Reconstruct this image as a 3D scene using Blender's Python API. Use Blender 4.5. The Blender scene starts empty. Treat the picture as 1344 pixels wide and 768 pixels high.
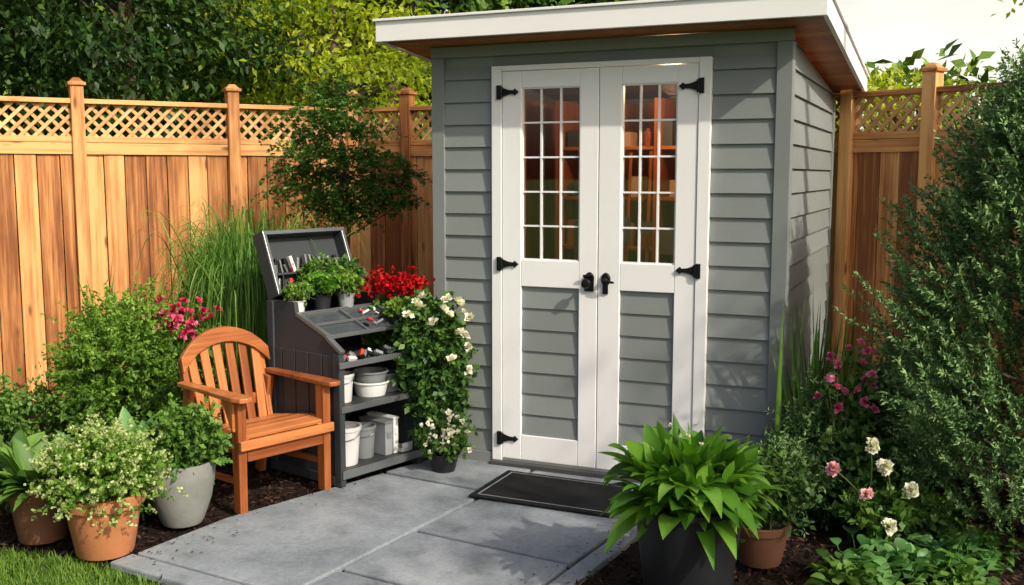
import bpy, math, random
import numpy as np
from mathutils import Vector, Matrix
rng=np.random.default_rng(7); random.seed(7)
SC=bpy.context.scene
# ------------------------------------------------------------------ helpers
def nrm(a): return a/np.maximum(np.linalg.norm(a,axis=-1,keepdims=True),1e-9)
def link(o):
    SC.collection.objects.link(o); return o
def root(name,loc=(0,0,0),rz=0):
    e=bpy.data.objects.new(name,None); e.location=loc; e.rotation_euler=(0,0,rz); e.empty_display_size=.1
    return link(e)
class MB:
    def __init__(s): s.v=[];s.f=[];s.m=[];s.c=[];s.g=[]
    def add(s,verts,faces,mat=0,g=None,rnd=None):
        o=len(s.v); r=random.random() if rnd is None else rnd
        off=(random.random()*20,random.random()*20,random.random()*20)
        for i,p in enumerate(verts):
            s.v.append(tuple(p)); s.c.append(r)
            q=g[i] if g is not None else p
            s.g.append((q[0]+off[0],q[1]+off[1],q[2]+off[2]))
        for f in faces: s.f.append([o+i for i in f]); s.m.append(mat)
    def obox(s,M,sx,sy,sz,mat=0,taper=1.0,rnd=None):
        vs=[];g=[]
        d=[sx,sy,sz]; k=d.index(max(d)); perm=[i for i in range(3) if i!=k]+[k]
        for z in(-1,1):
            t=taper if z>0 else 1
            for x,y in((-1,-1),(1,-1),(1,1),(-1,1)):
                p=Vector((x*sx/2*t,y*sy/2*t,z*sz/2)); vs.append(M@p); g.append((p[perm[0]],p[perm[1]],p[perm[2]]))
        s.add(vs,[(3,2,1,0),(4,5,6,7),(0,1,5,4),(1,2,6,5),(2,3,7,6),(3,0,4,7)],mat,g,rnd)
    def box(s,x0,x1,y0,y1,z0,z1,mat=0,rnd=None):
        s.obox(Matrix.Translation(((x0+x1)/2,(y0+y1)/2,(z0+z1)/2)),x1-x0,y1-y0,z1-z0,mat,1,rnd)
    def beam(s,p0,p1,w,h,mat=0,side=(1,0,0),taper=1.0,rnd=None):
        p0=Vector(p0);p1=Vector(p1);z=(p1-p0);L=z.length;z.normalize()
        x=Vector(side); x=(x-z*x.dot(z))
        if x.length<1e-4: x=z.orthogonal()
        x.normalize(); y=z.cross(x)
        M=Matrix((x,y,z)).transposed().to_4x4(); M.translation=(p0+p1)/2
        s.obox(M,w,h,L,mat,taper,rnd)
    def prism(s,pts,vec,mat=0,rnd=None):
        n=len(pts); v=Vector(vec); P=[Vector(p) for p in pts]
        nn=Vector((0,0,0))
        for i in range(n): nn+=P[i].cross(P[(i+1)%n])
        if nn.dot(v)>0: P=P[::-1]
        vs=P+[p+v for p in P]
        fs=[tuple(range(n)),tuple(range(2*n-1,n-1,-1))]+[(i,i+n,(i+1)%n+n,(i+1)%n) for i in range(n)]
        s.add(vs,fs,mat,None,rnd)
    def lathe(s,prof,c=(0,0,0),n=32,mat=0,sx=1,sy=1,M=None,rnd=None):
        vs=[];fs=[]
        for r,z in prof:
            for i in range(n):
                a=2*math.pi*i/n; p=Vector((r*math.cos(a)*sx,r*math.sin(a)*sy,z))
                if M: p=M@p
                vs.append(p+Vector(c))
        for j in range(len(prof)-1):
            for i in range(n):
                k=(i+1)%n; fs.append((j*n+i,j*n+k,(j+1)*n+k,(j+1)*n+i))
        s.add(vs,fs,mat,None,rnd)
    def tube(s,pts,rad,n=8,mat=0,cap=True,rnd=None):
        pts=[Vector(p) for p in pts]; vs=[];fs=[]
        for j,p in enumerate(pts):
            t=(pts[min(j+1,len(pts)-1)]-pts[max(j-1,0)]).normalized()
            x=t.cross(Vector((.3,.9,.1))).normalized(); y=t.cross(x)
            r=rad[j] if hasattr(rad,'__len__') else rad
            for i in range(n):
                a=2*math.pi*i/n; vs.append(p+x*r*math.cos(a)+y*r*math.sin(a))
        for j in range(len(pts)-1):
            for i in range(n):
                k=(i+1)%n; fs.append((j*n+i,j*n+k,(j+1)*n+k,(j+1)*n+i))
        if cap: fs.append(tuple(range(n))[::-1]); fs.append(tuple(range((len(pts)-1)*n,len(pts)*n)))
        s.add(vs,fs,mat,None,rnd)
    def obj(s,name,mats,parent=None,bevel=0,smooth=False,loc=None,rz=0):
        me=bpy.data.meshes.new(name); me.from_pydata(s.v,[],s.f)
        me.polygons.foreach_set('material_index',s.m)
        a=me.attributes.new('rnd','FLOAT','POINT'); a.data.foreach_set('value',s.c)
        g=me.attributes.new('gc','FLOAT_VECTOR','POINT'); g.data.foreach_set('vector',np.array(s.g,dtype=np.float32).ravel())
        for m in mats: me.materials.append(m)
        if smooth: me.polygons.foreach_set('use_smooth',[True]*len(me.polygons))
        me.update()
        o=link(bpy.data.objects.new(name,me))
        if smooth:
            try: me.set_sharp_from_angle(angle=math.radians(42))
            except Exception: pass
        if parent: o.parent=parent
        if loc: o.location=loc; o.rotation_euler=(0,0,rz)
        if bevel:
            b=o.modifiers.new('bev','BEVEL'); b.width=bevel; b.segments=2; b.limit_method='ANGLE'; b.angle_limit=math.radians(50)
        return o
class FO:
    def __init__(s): s.v=[];s.q=[];s.c=[];s.n=0
    def push(s,V,Q,C):
        s.v.append(V.reshape(-1,3)); s.q.append(Q.reshape(-1,4)+s.n); s.c.append(C.reshape(-1)); s.n+=len(s.v[-1])
    def leaves(s,P,D,N,L,W,rnd,fold=.12,wp=.45):
        D=nrm(D); S=nrm(np.cross(D,N)); N=np.cross(S,D); L=np.broadcast_to(L,len(P))[:,None]; W=np.broadcast_to(W,len(P))[:,None]
        V=np.stack([P,P+D*L*wp+S*W/2+N*W*fold,P+D*L-N*L*.06,P+D*L*wp-S*W/2+N*W*fold],1)
        n=len(P); s.push(V,np.arange(4*n).reshape(n,4),np.repeat(rnd,4))
    def blades(s,B,D,L,W,droop,segs=5,fold=.12,prof=None,rnd=None,pw=2):
        n=len(B); t=np.linspace(0,1,segs+1); D=nrm(D)
        L=np.broadcast_to(L,n);W=np.broadcast_to(W,n);droop=np.broadcast_to(droop,n)
        C=B[:,None]+D[:,None]*(L[:,None]*t)[...,None]
        C[...,2]-=(droop*L)[:,None]*t**pw
        T=np.repeat(D[:,None],segs+1,1).copy(); T[...,2]-=pw*droop[:,None]*t**(pw-1); T=nrm(T)
        S=nrm(np.cross(D,np.array([0,0,1.]))+rng.normal(0,.15,(n,3)))[:,None]; N=np.cross(S,T)
        w=(W[:,None]*(prof(t) if prof else np.sin(np.pi*np.clip(t,0.02,.99)**.8)))[...,None]
        V=np.stack([C+S*w/2+N*w*fold,C,C-S*w/2+N*w*fold],2)
        k=segs+1; base=(np.arange(n)*k*3)[:,None,None]; j=(np.arange(segs)*3)[None,:,None]; h=np.arange(2)[None,None,:]
        a=base+j+h; Q=np.stack([a,a+1,a+4,a+3],-1)
        if rnd is None: rnd=rng.random(n)
        c=np.broadcast_to(rnd[:,None,None],(n,k,3)).copy(); c[:,:,1]+=.12; c+=((t-.5)*.15)[None,:,None]
        s.push(V,Q,np.clip(c,0,1))
    def plume(s,B,D,L,n,lL,lW,droop=.15,spread=.8,t0=.15,base=None,flat=0):
        M=len(B); D=nrm(D); L=np.broadcast_to(L,M); T=rng.uniform(t0,1,(M,n))
        C=B[:,None]+D[:,None]*(L[:,None]*T)[...,None]; C[...,2]-=droop*L[:,None]*T**2
        R=nrm(rng.normal(0,1,(M,n,3))); R[...,2]*=(1-flat)
        LD=nrm(D[:,None]*(1-spread)+R*spread); N=nrm(rng.normal(0,1,(M,n,3))+np.array([0,0,1.2+2*flat]))
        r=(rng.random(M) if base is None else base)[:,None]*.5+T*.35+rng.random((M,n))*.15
        sz=rng.uniform(.7,1.25,M*n)
        s.leaves(C.reshape(-1,3),LD.reshape(-1,3),N.reshape(-1,3),lL*sz,lW*sz,r.reshape(-1))
    def blossom(s,C,Nn,r,petals=12,open=.6,W=.75,rnd=None):
        n=len(C); Nn=nrm(Nn)[:,None]; R=nrm(rng.normal(0,1,(n,petals,3)))
        k=np.linspace(.15,1,petals)[None,:,None]
        D=nrm(Nn*(1-open*k)*1.3+ (R-Nn*(R*Nn).sum(-1,keepdims=True))*k*1.2)
        rr=np.broadcast_to(np.broadcast_to(r,n)[:,None],(n,petals)).reshape(-1)*rng.uniform(.8,1.1,n*petals)
        c=(rng.random(n) if rnd is None else rnd)[:,None]*.6+np.linspace(0,.4,petals)[None]
        s.leaves(np.repeat(C,petals,0),D.reshape(-1,3),np.repeat(Nn[:,0],petals,0)-.2*D.reshape(-1,3),rr,rr*W,c.reshape(-1),fold=.25,wp=.65)
    def obj(s,name,mat,parent=None,smooth=False):
        V=np.concatenate(s.v).astype(np.float32);Q=np.concatenate(s.q).astype(np.int32);C=np.concatenate(s.c).astype(np.float32)
        me=bpy.data.meshes.new(name); me.vertices.add(len(V)); me.vertices.foreach_set('co',V.ravel())
        me.loops.add(Q.size); me.loops.foreach_set('vertex_index',Q.ravel())
        me.polygons.add(len(Q)); me.polygons.foreach_set('loop_start',np.arange(0,Q.size,4,dtype=np.int32))
        me.update(calc_edges=True)
        if smooth: me.polygons.foreach_set('use_smooth',np.ones(len(Q),dtype=bool))
        a=me.attributes.new('rnd','FLOAT','POINT'); a.data.foreach_set('value',C)
        me.materials.append(mat); o=link(bpy.data.objects.new(name,me))
        if parent: o.parent=parent
        return o
# ------------------------------------------------------------------ materials
def newmat(name):
    m=bpy.data.materials.new(name); m.use_nodes=True; nt=m.node_tree
    return m,nt,nt.nodes,nt.links,nt.nodes['Principled BSDF']
def attr(nt,n):
    a=nt.nodes.new('ShaderNodeAttribute'); a.attribute_name=n; return a
def math_(nt,op,a,b):
    m=nt.nodes.new('ShaderNodeMath'); m.operation=op
    for i,x in enumerate((a,b)):
        if hasattr(x,'links'): nt.links.new(x,m.inputs[i])
        else: m.inputs[i].default_value=x
    return m.outputs[0]
def noise(nt,vec,scale,detail=4,rough=.55,mapscale=None):
    if mapscale:
        mp=nt.nodes.new('ShaderNodeMapping'); mp.inputs['Scale'].default_value=mapscale; nt.links.new(vec,mp.inputs['Vector']); vec=mp.outputs[0]
    n=nt.nodes.new('ShaderNodeTexNoise'); n.inputs['Scale'].default_value=scale; n.inputs['Detail'].default_value=detail; n.inputs['Roughness'].default_value=rough
    nt.links.new(vec,n.inputs['Vector']); return n.outputs['Fac']
def ramp(nt,fac,stops):
    r=nt.nodes.new('ShaderNodeValToRGB'); e=r.color_ramp.elements
    while len(e)<len(stops): e.new(.5)
    for i,(p,c) in enumerate(stops): e[i].position=p; e[i].color=(*c,1)
    nt.links.new(fac,r.inputs[0]); return r.outputs[0]
def bump(nt,h,strength,dist,bsdf):
    b=nt.nodes.new('ShaderNodeBump'); b.inputs['Strength'].default_value=strength; b.inputs['Distance'].default_value=dist
    nt.links.new(h,b.inputs['Height']); nt.links.new(b.outputs[0],bsdf.inputs['Normal'])
def solid(name,col,rough=.6,var=.15,scale=8,bs=.2,bscale=60,bd=.003,rv=.1,metal=0,spec=.5):
    m,nt,N,L,b=newmat(name); tc=N.new('ShaderNodeTexCoord').outputs['Object']
    n1=noise(nt,tc,scale,5); n2=noise(nt,tc,bscale,3)
    f=math_(nt,'ADD',math_(nt,'MULTIPLY',math_(nt,'SUBTRACT',n1,.5),var*2.5),1)
    f=math_(nt,'ADD',f,math_(nt,'MULTIPLY',math_(nt,'SUBTRACT',attr(nt,'rnd').outputs['Fac'],.5),rv*2))
    f=math_(nt,'ADD',f,math_(nt,'MULTIPLY',math_(nt,'SUBTRACT',n2,.5),var))
    v=N.new('ShaderNodeVectorMath'); v.operation='SCALE'; v.inputs[0].default_value=col; L.new(f,v.inputs['Scale'])
    L.new(v.outputs[0],b.inputs['Base Color'])
    b.inputs['Roughness'].default_value=rough; b.inputs['Metallic'].default_value=metal; b.inputs['Specular IOR Level'].default_value=spec
    if bs: bump(nt,n2,bs,bd,b)
    return m
def wood(name,dark,mid,light,rough=.6,rv=.22,knots=True,bs=.35,lo=.32,hi=.66):
    m,nt,N,L,b=newmat(name); gc=attr(nt,'gc').outputs['Vector']; rn=attr(nt,'rnd').outputs['Fac']
    g1=noise(nt,gc,1,7,.65,(45,45,1.6)); g2=noise(nt,gc,1,4,.6,(9,9,1.1)); g3=noise(nt,gc,1,2,.5,(190,190,4))
    t=math_(nt,'ADD',math_(nt,'MULTIPLY',g1,.55),math_(nt,'MULTIPLY',g2,.45))
    t=math_(nt,'ADD',t,math_(nt,'MULTIPLY',math_(nt,'SUBTRACT',rn,.5),rv))
    c=ramp(nt,t,[(lo,dark),(.5,mid),(hi,light)])
    if knots:
        mp=N.new('ShaderNodeMapping'); mp.inputs['Scale'].default_value=(9,9,2.6); L.new(gc,mp.inputs[0])
        vo=N.new('ShaderNodeTexVoronoi'); vo.inputs['Scale'].default_value=1; L.new(mp.outputs[0],vo.inputs['Vector'])
        k=N.new('ShaderNodeMapRange'); k.inputs[1].default_value=.07; k.inputs[2].default_value=.16; k.inputs[3].default_value=.8; k.inputs[4].default_value=0
        L.new(vo.outputs['Distance'],k.inputs[0])
        mx=N.new('ShaderNodeMix'); mx.data_type='RGBA'; L.new(k.outputs[0],mx.inputs[0]); L.new(c,mx.inputs[6]); mx.inputs[7].default_value=(*[x*.45 for x in dark],1); c=mx.outputs[2]
    L.new(c,b.inputs['Base Color']); b.inputs['Roughness'].default_value=rough; b.inputs['Specular IOR Level'].default_value=.35
    bump(nt,math_(nt,'ADD',g1,math_(nt,'MULTIPLY',g3,.4)),bs,.003,b)
    return m
def leafmat(name,c1,c2,c3,trans=.3,rough=.5,spec=.3):
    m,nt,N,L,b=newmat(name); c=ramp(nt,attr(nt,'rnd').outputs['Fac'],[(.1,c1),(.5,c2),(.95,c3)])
    L.new(c,b.inputs['Base Color']); b.inputs['Roughness'].default_value=rough; b.inputs['Specular IOR Level'].default_value=spec
    if trans:
        t=N.new('ShaderNodeBsdfTranslucent'); v=N.new('ShaderNodeVectorMath'); v.operation='MULTIPLY'; v.inputs[1].default_value=(1.5,1.5,.7)
        L.new(c,v.inputs[0]); L.new(v.outputs[0],t.inputs[0])
        mx=N.new('ShaderNodeMixShader'); mx.inputs[0].default_value=trans; L.new(b.outputs[0],mx.inputs[1]); L.new(t.outputs[0],mx.inputs[2])
        L.new(mx.outputs[0],N['Material Output'].inputs[0])
    return m
def petalmat(name,c1,c2): return leafmat(name,c1,tuple((a+b)/2 for a,b in zip(c1,c2)),c2,.25,.6,.2)

M_siding=solid('siding_paint',(.195,.218,.217),.55,.12,2.5,.12,90,.002,.09)
M_white=solid('white_paint',(.79,.80,.81),.45,.04,3,.06,70,.002,.02)
M_cedar=wood('cedar_fence',(.20,.065,.018),(.48,.205,.068),(.70,.38,.145),rv=.30,bs=.55,lo=.36,hi=.64)
M_lattice=wood('cedar_lattice',(.40,.20,.075),(.58,.32,.13),(.72,.46,.22),knots=False)
M_soffit=wood('soffit_wood',(.16,.05,.02),(.28,.095,.035),(.40,.16,.06),.5,knots=False)
M_chair=wood('chair_wood',(.17,.045,.013),(.34,.108,.030),(.50,.185,.062),.42,.32,False,.25)
M_interior=wood('interior_wood',(.24,.075,.025),(.40,.14,.045),(.52,.22,.08),.6)
M_black=solid('black_iron',(.012,.012,.013),.4,.2,20,.15,150,.001,0,.6)
M_bench=solid('bench_paint',(.036,.043,.050),.5,.12,5,.15,90,.002,.12,0,.3)
M_benchtop=solid('bench_metal_trim',(.22,.24,.26),.35,.12,8,.05,80,.001,.05,.7)
M_darkp=solid('dark_plastic_pot',(.014,.016,.020),.5,.2,8,.1,60,.002,.1,0,.35)
M_terra=solid('terracotta',(.40,.155,.062),.8,.25,7,.25,60,.003,.05)
M_terradark=solid('terracotta_dark',(.15,.065,.035),.8,.25,7,.25,60,.003,.05)
M_conc=solid('concrete_pot',(.17,.18,.17),.85,.30,9,.4,50,.004,.05)
M_plwhite=solid('white_plastic',(.62,.64,.65),.4,.08,6,0,60,0,.1)
M_plgrey=solid('grey_plastic',(.2,.22,.24),.45,.1,6,0,60,0,.2)
M_red=solid('red_plastic',(.5,.03,.02),.4,.1,6,0,60,0,.1)
M_soil=solid('soil',(.035,.022,.015),.95,.5,20,.8,60,.01,.2)
M_bark=solid('bark',(.10,.07,.05),.9,.4,15,.8,40,.01,.2)
M_stem=solid('stem',(.07,.10,.03),.7,.3,15,0,40,.01,.3)
M_matr=solid('doormat_rubber',(.012,.013,.015),.95,.3,30,.8,260,.004,.1,0,.1)
M_matline=solid('doormat_line',(.20,.21,.22),.9,.3,30,.5,260,.003,.1)
M_rooftop=solid('roofing',(.12,.12,.12),.9,.2,10,.4,90,.003,.1)

def paving():
    m,nt,N,L,b=newmat('bluestone_paving'); tc=N.new('ShaderNodeTexCoord').outputs['Object']; rn=attr(nt,'rnd').outputs['Fac']
    a=noise(nt,tc,1.8,8,.68); f=noise(nt,tc,45,5,.7); g=noise(nt,tc,220,3,.6); st=noise(nt,tc,5,5,.6)
    t=math_(nt,'ADD',math_(nt,'MULTIPLY',a,.6),math_(nt,'MULTIPLY',f,.25)); t=math_(nt,'ADD',t,math_(nt,'MULTIPLY',g,.15))
    t=math_(nt,'ADD',t,math_(nt,'MULTIPLY',math_(nt,'SUBTRACT',rn,.5),.12))
    c=ramp(nt,t,[(.34,(.12,.142,.165)),(.5,(.225,.255,.29)),(.66,(.36,.385,.415))])
    sm=ramp(nt,st,[(.30,(.62,.61,.60)),(.46,(1,1,1))])
    mx=N.new('ShaderNodeMix'); mx.data_type='RGBA'; mx.blend_type='MULTIPLY'; mx.inputs[0].default_value=.8; L.new(c,mx.inputs[6]); L.new(sm,mx.inputs[7])
    L.new(mx.outputs[2],b.inputs['Base Color']); b.inputs['Roughness'].default_value=.75
    bump(nt,math_(nt,'ADD',math_(nt,'ADD',f,math_(nt,'MULTIPLY',st,1.5)),math_(nt,'MULTIPLY',g,.6)),.5,.005,b); return m
M_pave=paving()
def groundmat(name,cs,s1,s2,bs=.8,bd=.02):
    m,nt,N,L,b=newmat(name); tc=N.new('ShaderNodeTexCoord').outputs['Object']
    a=noise(nt,tc,s1,5); f=noise(nt,tc,s2,5,.7)
    t=math_(nt,'ADD',math_(nt,'MULTIPLY',a,.4),math_(nt,'MULTIPLY',f,.6))
    L.new(ramp(nt,t,[(.35,cs[0]),(.5,cs[1]),(.65,cs[2])]),b.inputs['Base Color']); b.inputs['Roughness'].default_value=.95; b.inputs['Specular IOR Level'].default_value=.15
    bump(nt,f,bs,bd,b); return m
M_ground=groundmat('ground_grass',((.03,.06,.010),(.05,.095,.02),(.08,.13,.035)),.6,25)
M_mulch=groundmat('mulch',((.006,.004,.003),(.018,.011,.008),(.042,.024,.018)),3,60)
M_chip=leafmat('mulch_chip',(.008,.005,.004),(.030,.017,.012),(.070,.040,.030),0,.9,.1)
M_grass=leafmat('lawn_blade',(.045,.11,.012),(.10,.20,.022),(.17,.29,.04),.25)
G_dark=leafmat('foliage_dark',(.016,.05,.011),(.038,.10,.018),(.08,.165,.03),0)
G_shade=leafmat('foliage_shade_tree',(.010,.034,.007),(.030,.080,.013),(.085,.17,.025),.15)
G_mid=leafmat('foliage_mid',(.025,.075,.011),(.060,.145,.022),(.13,.25,.042),.2)
G_light=leafmat('foliage_light',(.045,.125,.013),(.11,.23,.028),(.21,.36,.05),.3)
G_maple=leafmat('foliage_maple',(.03,.085,.012),(.07,.165,.026),(.15,.28,.05),.25)
G_lime_backlit=leafmat('foliage_lime_backlit',(.14,.22,.015),(.36,.44,.03),(.58,.60,.07),.5)  # lighter leaf colour carries the glow of sun through the leaves
G_back=leafmat('foliage_backdrop',(.02,.06,.008),(.055,.13,.014),(.17,.27,.03),0)
G_hosta=leafmat('foliage_hosta',(.045,.14,.012),(.10,.26,.022),(.20,.40,.05),.35,.36,.4)
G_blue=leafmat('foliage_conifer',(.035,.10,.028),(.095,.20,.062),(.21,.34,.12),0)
G_sage=leafmat('foliage_sage',(.20,.30,.08),(.34,.44,.16),(.55,.60,.34),.3)
G_reed=leafmat('foliage_reed',(.04,.12,.018),(.09,.21,.032),(.18,.33,.06),.3)
G_broad=leafmat('foliage_broad',(.05,.15,.035),(.09,.23,.06),(.16,.34,.10),.3,.45,.4)
P_red=petalmat('petal_red',(.22,.003,.006),(.62,.012,.016)); P_pink=petalmat('petal_pink',(.55,.07,.20),(.85,.30,.48))
P_white=petalmat('petal_white',(.66,.66,.58),(.85,.85,.80)); P_blush=petalmat('petal_blush',(.75,.35,.48),(.88,.68,.72)); P_crimson=petalmat('petal_crimson',(.40,.015,.08),(.75,.09,.22))

# ------------------------------------------------------------------ ground
g=MB(); g.add([(-250,-250,-.045),(250,-250,-.045),(250,250,-.045),(-250,250,-.045)],[(0,1,2,3)]); g.obj('ground',[M_ground])
mul=[(-7,4.6),(-3.2,4.3),(-2.16,4.13),(-1.85,4.05),(-1.59,3.92),(-1.2,3.66),(-.9,3.3),(-.5,2.7),(0,2.4),(3.2,2.2),(7,2.4),(7,9),(-7,9)]
g=MB(); g.add([(x,y,-.028) for x,y in mul],[tuple(range(len(mul)))]); 
O=Vector((-.426,4.32,0)); RP=Vector((.862,-.507,0)); BP=Vector((.507,.862,0))
def AB(a,b,z=0): return O+RP*a+BP*b+Vector((0,0,z))
def toab(x,y):
    dx=x+.426; dy=y-4.32; return dx*.862-dy*.507, dx*.507+dy*.862
slabs=[[(-.84,-.80),(-.013,-.80),(-.013,.62),(-.66,.62),(-.73,.267),(-.845,-.30)],
 [(-.655,.640),(-.013,.640),(-.013,1.13),(-.60,1.045),(-.596,.93)],
 [(-.845,-.93),(-.013,-.93),(-.013,-.820),(-.842,-.820)],
 [(.009,.009),(.765,.009),(.765,1.22),(.009,1.13)],
 [(.009,-.50),(.765,-.50),(.765,-.013),(.009,-.013)],
 [(.009,-1.3),(.765,-1.3),(.765,-.522),(.009,-.522)],
 [(.786,-.30),(.87,-.30),(.87,1.22),(.786,1.21)],[(.786,-1.3),(.87,-1.3),(.87,-.320),(.786,-.320)]]
p=MB()
for s in slabs: p.prism([AB(a,b,-.05) for a,b in s],(0,0,.05+random.uniform(-.004,.002)))
pat=p.obj('patio_paving',[M_pave],bevel=.008)
def inpatio(x,y):
    a,b=toab(x,y); left=np.where(b<-.3,-.85,np.where(b<.27,-.85+(b+.3)*.2,-.73+(b-.27)*.2)); return (a>left)&(a<.875)&(b>-.94)&(b<1.25)
def inlawn(x,y):
    xs=[m[0] for m in mul[:11]]; ys=[m[1] for m in mul[:11]]; return y<np.interp(x,xs,ys)
bed=root('mulch_bed'); g.obj('mulch_sheet',[M_mulch],bed)
n=52000; x=rng.uniform(-3.4,3.2,n); y=3.2+rng.random(n)**1.5*4.2
ok=~inpatio(x,y)&~inlawn(x,y); x=x[ok];y=y[ok]; n=len(x)
F=FO(); F.leaves(np.stack([x,y,rng.uniform(-.03,-.002,n)],1),rng.normal(0,1,(n,3))*[1,1,.35],rng.normal(0,.5,(n,3))+[0,0,1],rng.uniform(.015,.045,n),rng.uniform(.006,.016,n),rng.random(n))
n=300; a=np.where(rng.random(n)<.5,-.83+rng.random(n)**2*.25,.86-rng.random(n)**2*.2); bb=rng.uniform(-.9,.95,n)
sx=-.426+.862*a+.507*bb; sy=4.32-.507*a+.862*bb
F.leaves(np.stack([sx,sy,np.full(n,.004)],1),rng.normal(0,1,(n,3))*[1,1,.1],rng.normal(0,.3,(n,3))+[0,0,1],rng.uniform(.008,.022,n),rng.uniform(.004,.009,n),rng.random(n))
F.obj('mulch_chips',M_chip,bed)
n=60000; x=rng.uniform(-3.6,-.7,n); y=rng.uniform(3.1,4.45,n); ok=inlawn(x,y)&~inpatio(x,y); x=x[ok];y=y[ok];n=len(x)
F=FO(); F.blades(np.stack([x,y,np.full(n,-.04)],1),rng.normal(0,.45,(n,3))*[1,1,.1]+[0,0,1],rng.uniform(.035,.075,n),rng.uniform(.003,.006,n),.25,3,.1,lambda t:1-t**1.5); F.obj('lawn_grass',M_grass)

# ------------------------------------------------------------------ fences
def fence(name,p0,p1,posts):
    d=Vector((p1[0]-p0[0],p1[1]-p0[1])); L=d.length; rz=math.atan2(d.y,d.x)
    r=root(name,(p0[0],p0[1],0),rz)
    b=MB(); x=0
    while x<L-.01:
        w=min(random.uniform(.132,.146),L-x); yy=random.uniform(-.005,.005)
        b.box(x+.003,x+w-.003,-.011+yy,.011+yy,.0,1.765,0,random.random()); x+=w
    b.obj('boards',[M_cedar],r,.003)
    b=MB()
    b.box(0,L,-.03,.03,1.77,1.812); b.box(0,L,-.045,.045,2.03,2.062); b.box(0,L,.017,.05,.35,.43); b.box(0,L,.017,.05,1.25,1.33)
    b.box(0,L,-.028,-.018,1.69,1.768)
    b.obj('rails',[M_cedar],r,.003)
    b=MB(); z0,z1=1.808,2.034; H=z1-z0; sp=.085; 
    for k in range(-4,int(L/sp)+4):
        c=k*sp
        for sgn,yy in((1,-.006),(-1,.006)):
            xa,xb=(c,c+H) if sgn>0 else (c+H,c)
            t0,t1=0,1; dx=xb-xa
            if dx>0: t0=max(0,(0-xa)/dx); t1=min(1,(L-xa)/dx)
            else: t0=max(0,(L-xa)/dx); t1=min(1,(0-xa)/dx)
            if t1-t0<.05: continue
            b.beam((xa+dx*t0,yy,z0+H*t0),(xa+dx*t1,yy,z0+H*t1),.022,.010,0,side=(1,0,-sgn))
    b.obj('lattice',[M_lattice],r)
    b=MB()
    for t in posts:
        b.box(t-.042,t+.042,-.055,.04,-.03,2.15); b.box(t-.057,t+.057,-.069,.054,2.15,2.172); b.obox(Matrix.Translation((t,-.0075,2.187)),.095,.095,.03,0,.45)
    b.obj('posts',[M_cedar],r,.004)
    return r
fence('wooden_fence',(-3.35-.87*2.7,6.74-.493*2.7),(-1.22,7.95),[2.7+k for k in(-2.68,-1.63,-.58,.464,1.51,2.42)])
fence('wooden_fence',(-1.22,7.95),(2.09,6.52),[.47,1.5,2.55])
fence('wooden_fence',(2.09,6.52),(2.09+.73*4,6.62-.9*4),[.06,.60,1.35,2.1,2.9,3.7])

# ------------------------------------------------------------------ shed
shed=root('garden_shed',(-.0915,5.40,0),-math.radians(23.4))
W0,W1,D=-.335,1.50,1.8
def zr(y): return 2.24-.08*(y+.25)
b=MB(); E=.117
def lap(b,x0,x1,z0,z1,y=0,t=.020):
    b.prism([(x0,y,z0),(x0,y-t,z0),(x0,y-.006,z1),(x0,y,z1)],(x1-x0,0,0))
z=.06
while z<2.10:
    z1=min(z+E,2.11); lap(b,W0+.05,-.002,z,z1); lap(b,1.152,W1-.05,z,z1); z+=E
for xs,sg in((W1,1),(W0,-1)):
    z=.06
    while z<zr(0)-.03:
        z1=z+E
        def yl(zz): return min(D-.03,max(.04,(2.22-.02-zz)/.08)) if zz>zr(D)-.02 else D-.03
        z1=min(z1,2.19); ya,yb=yl(z),yl(z1)
        v=[(xs,.045,z),(xs,ya,z),(xs,yb,z1),(xs,.045,z1)]
        w=[(xs+sg*.02,.045,z),(xs+sg*.02,ya,z),(xs+sg*.006,yb,z1),(xs+sg*.006,.045,z1)]
        fs=[(4,5,6,7),(0,1,5,4),(3,2,6,7),(1,2,6,5),(0,3,7,4)]
        b.add(v+w,fs); z+=E
z=.06
while z<2.0:
    b.prism([(W0+.05,D,z),(W0+.05,D+.02,z),(W0+.05,D+.006,z+E),(W0+.05,D,z+E)],(W1-W0-.1,0,0)); z+=E
b.obj('siding',[M_siding],shed)
b=MB()
b.box(W0+.01,-.0,.001,.06,.02,2.17); b.box(1.15,W1-.01,.001,.06,.02,2.17); b.box(.001,1.149,.001,.06,2.105,2.17)
b.prism([(W1-.06,.061,.02),(W1-.06,D-.06,.02),(W1-.06,D-.06,zr(D)-.03),(W1-.06,.061,2.17)],(.058,0,0))
b.prism([(W0+.002,.061,.02),(W0+.002,D-.06,.02),(W0+.002,D-.06,zr(D)-.03),(W0+.002,.061,2.17)],(.058,0,0))
b.box(W0+.01,W1-.01,D-.058,D-.002,.02,zr(D)-.02)
b.obj('walls',[M_siding],shed)
b=MB()
x=W0+.07
while x<W1-.12: b.box(x+.002,x+.118,D-.08,D-.062,.05,2.02); x+=.12
y=.08
while y<D-.2:
    b.box(W1-.078,W1-.062,y+.002,y+.118,.05,2.02); b.box(W0+.062,W0+.078,y+.002,y+.118,.05,2.02); y+=.12
b.box(W0+.06,W1-.06,.06,D-.06,.02,.05)
b.obj('interior_lining',[M_interior],shed)
b=MB()
b.box(W0-.024,W0+.05,-.026,-.0005,.03,2.165); b.box(W0-.026,W0-.0005,0,.045,.03,2.165)
b.box(W1-.05,W1+.024,-.026,-.0005,.03,2.165); b.box(W1+.0005,W1+.026,0,.045,.03,2.165)
b.box(W1+.0005,W1+.026,D-.03,D+.024,.03,zr(D)-.05)
b.box(W0-.026,W1+.026,-.030,-.0005,2.166,2.222)
b.box(W0-.01,W1+.01,-.032,-.0005,.0,.058)
b.box(W1+.0005,W1+.03,0.0,D,.0,.058)
b.obj('grey_trim',[M_siding],shed,.003)
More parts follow.
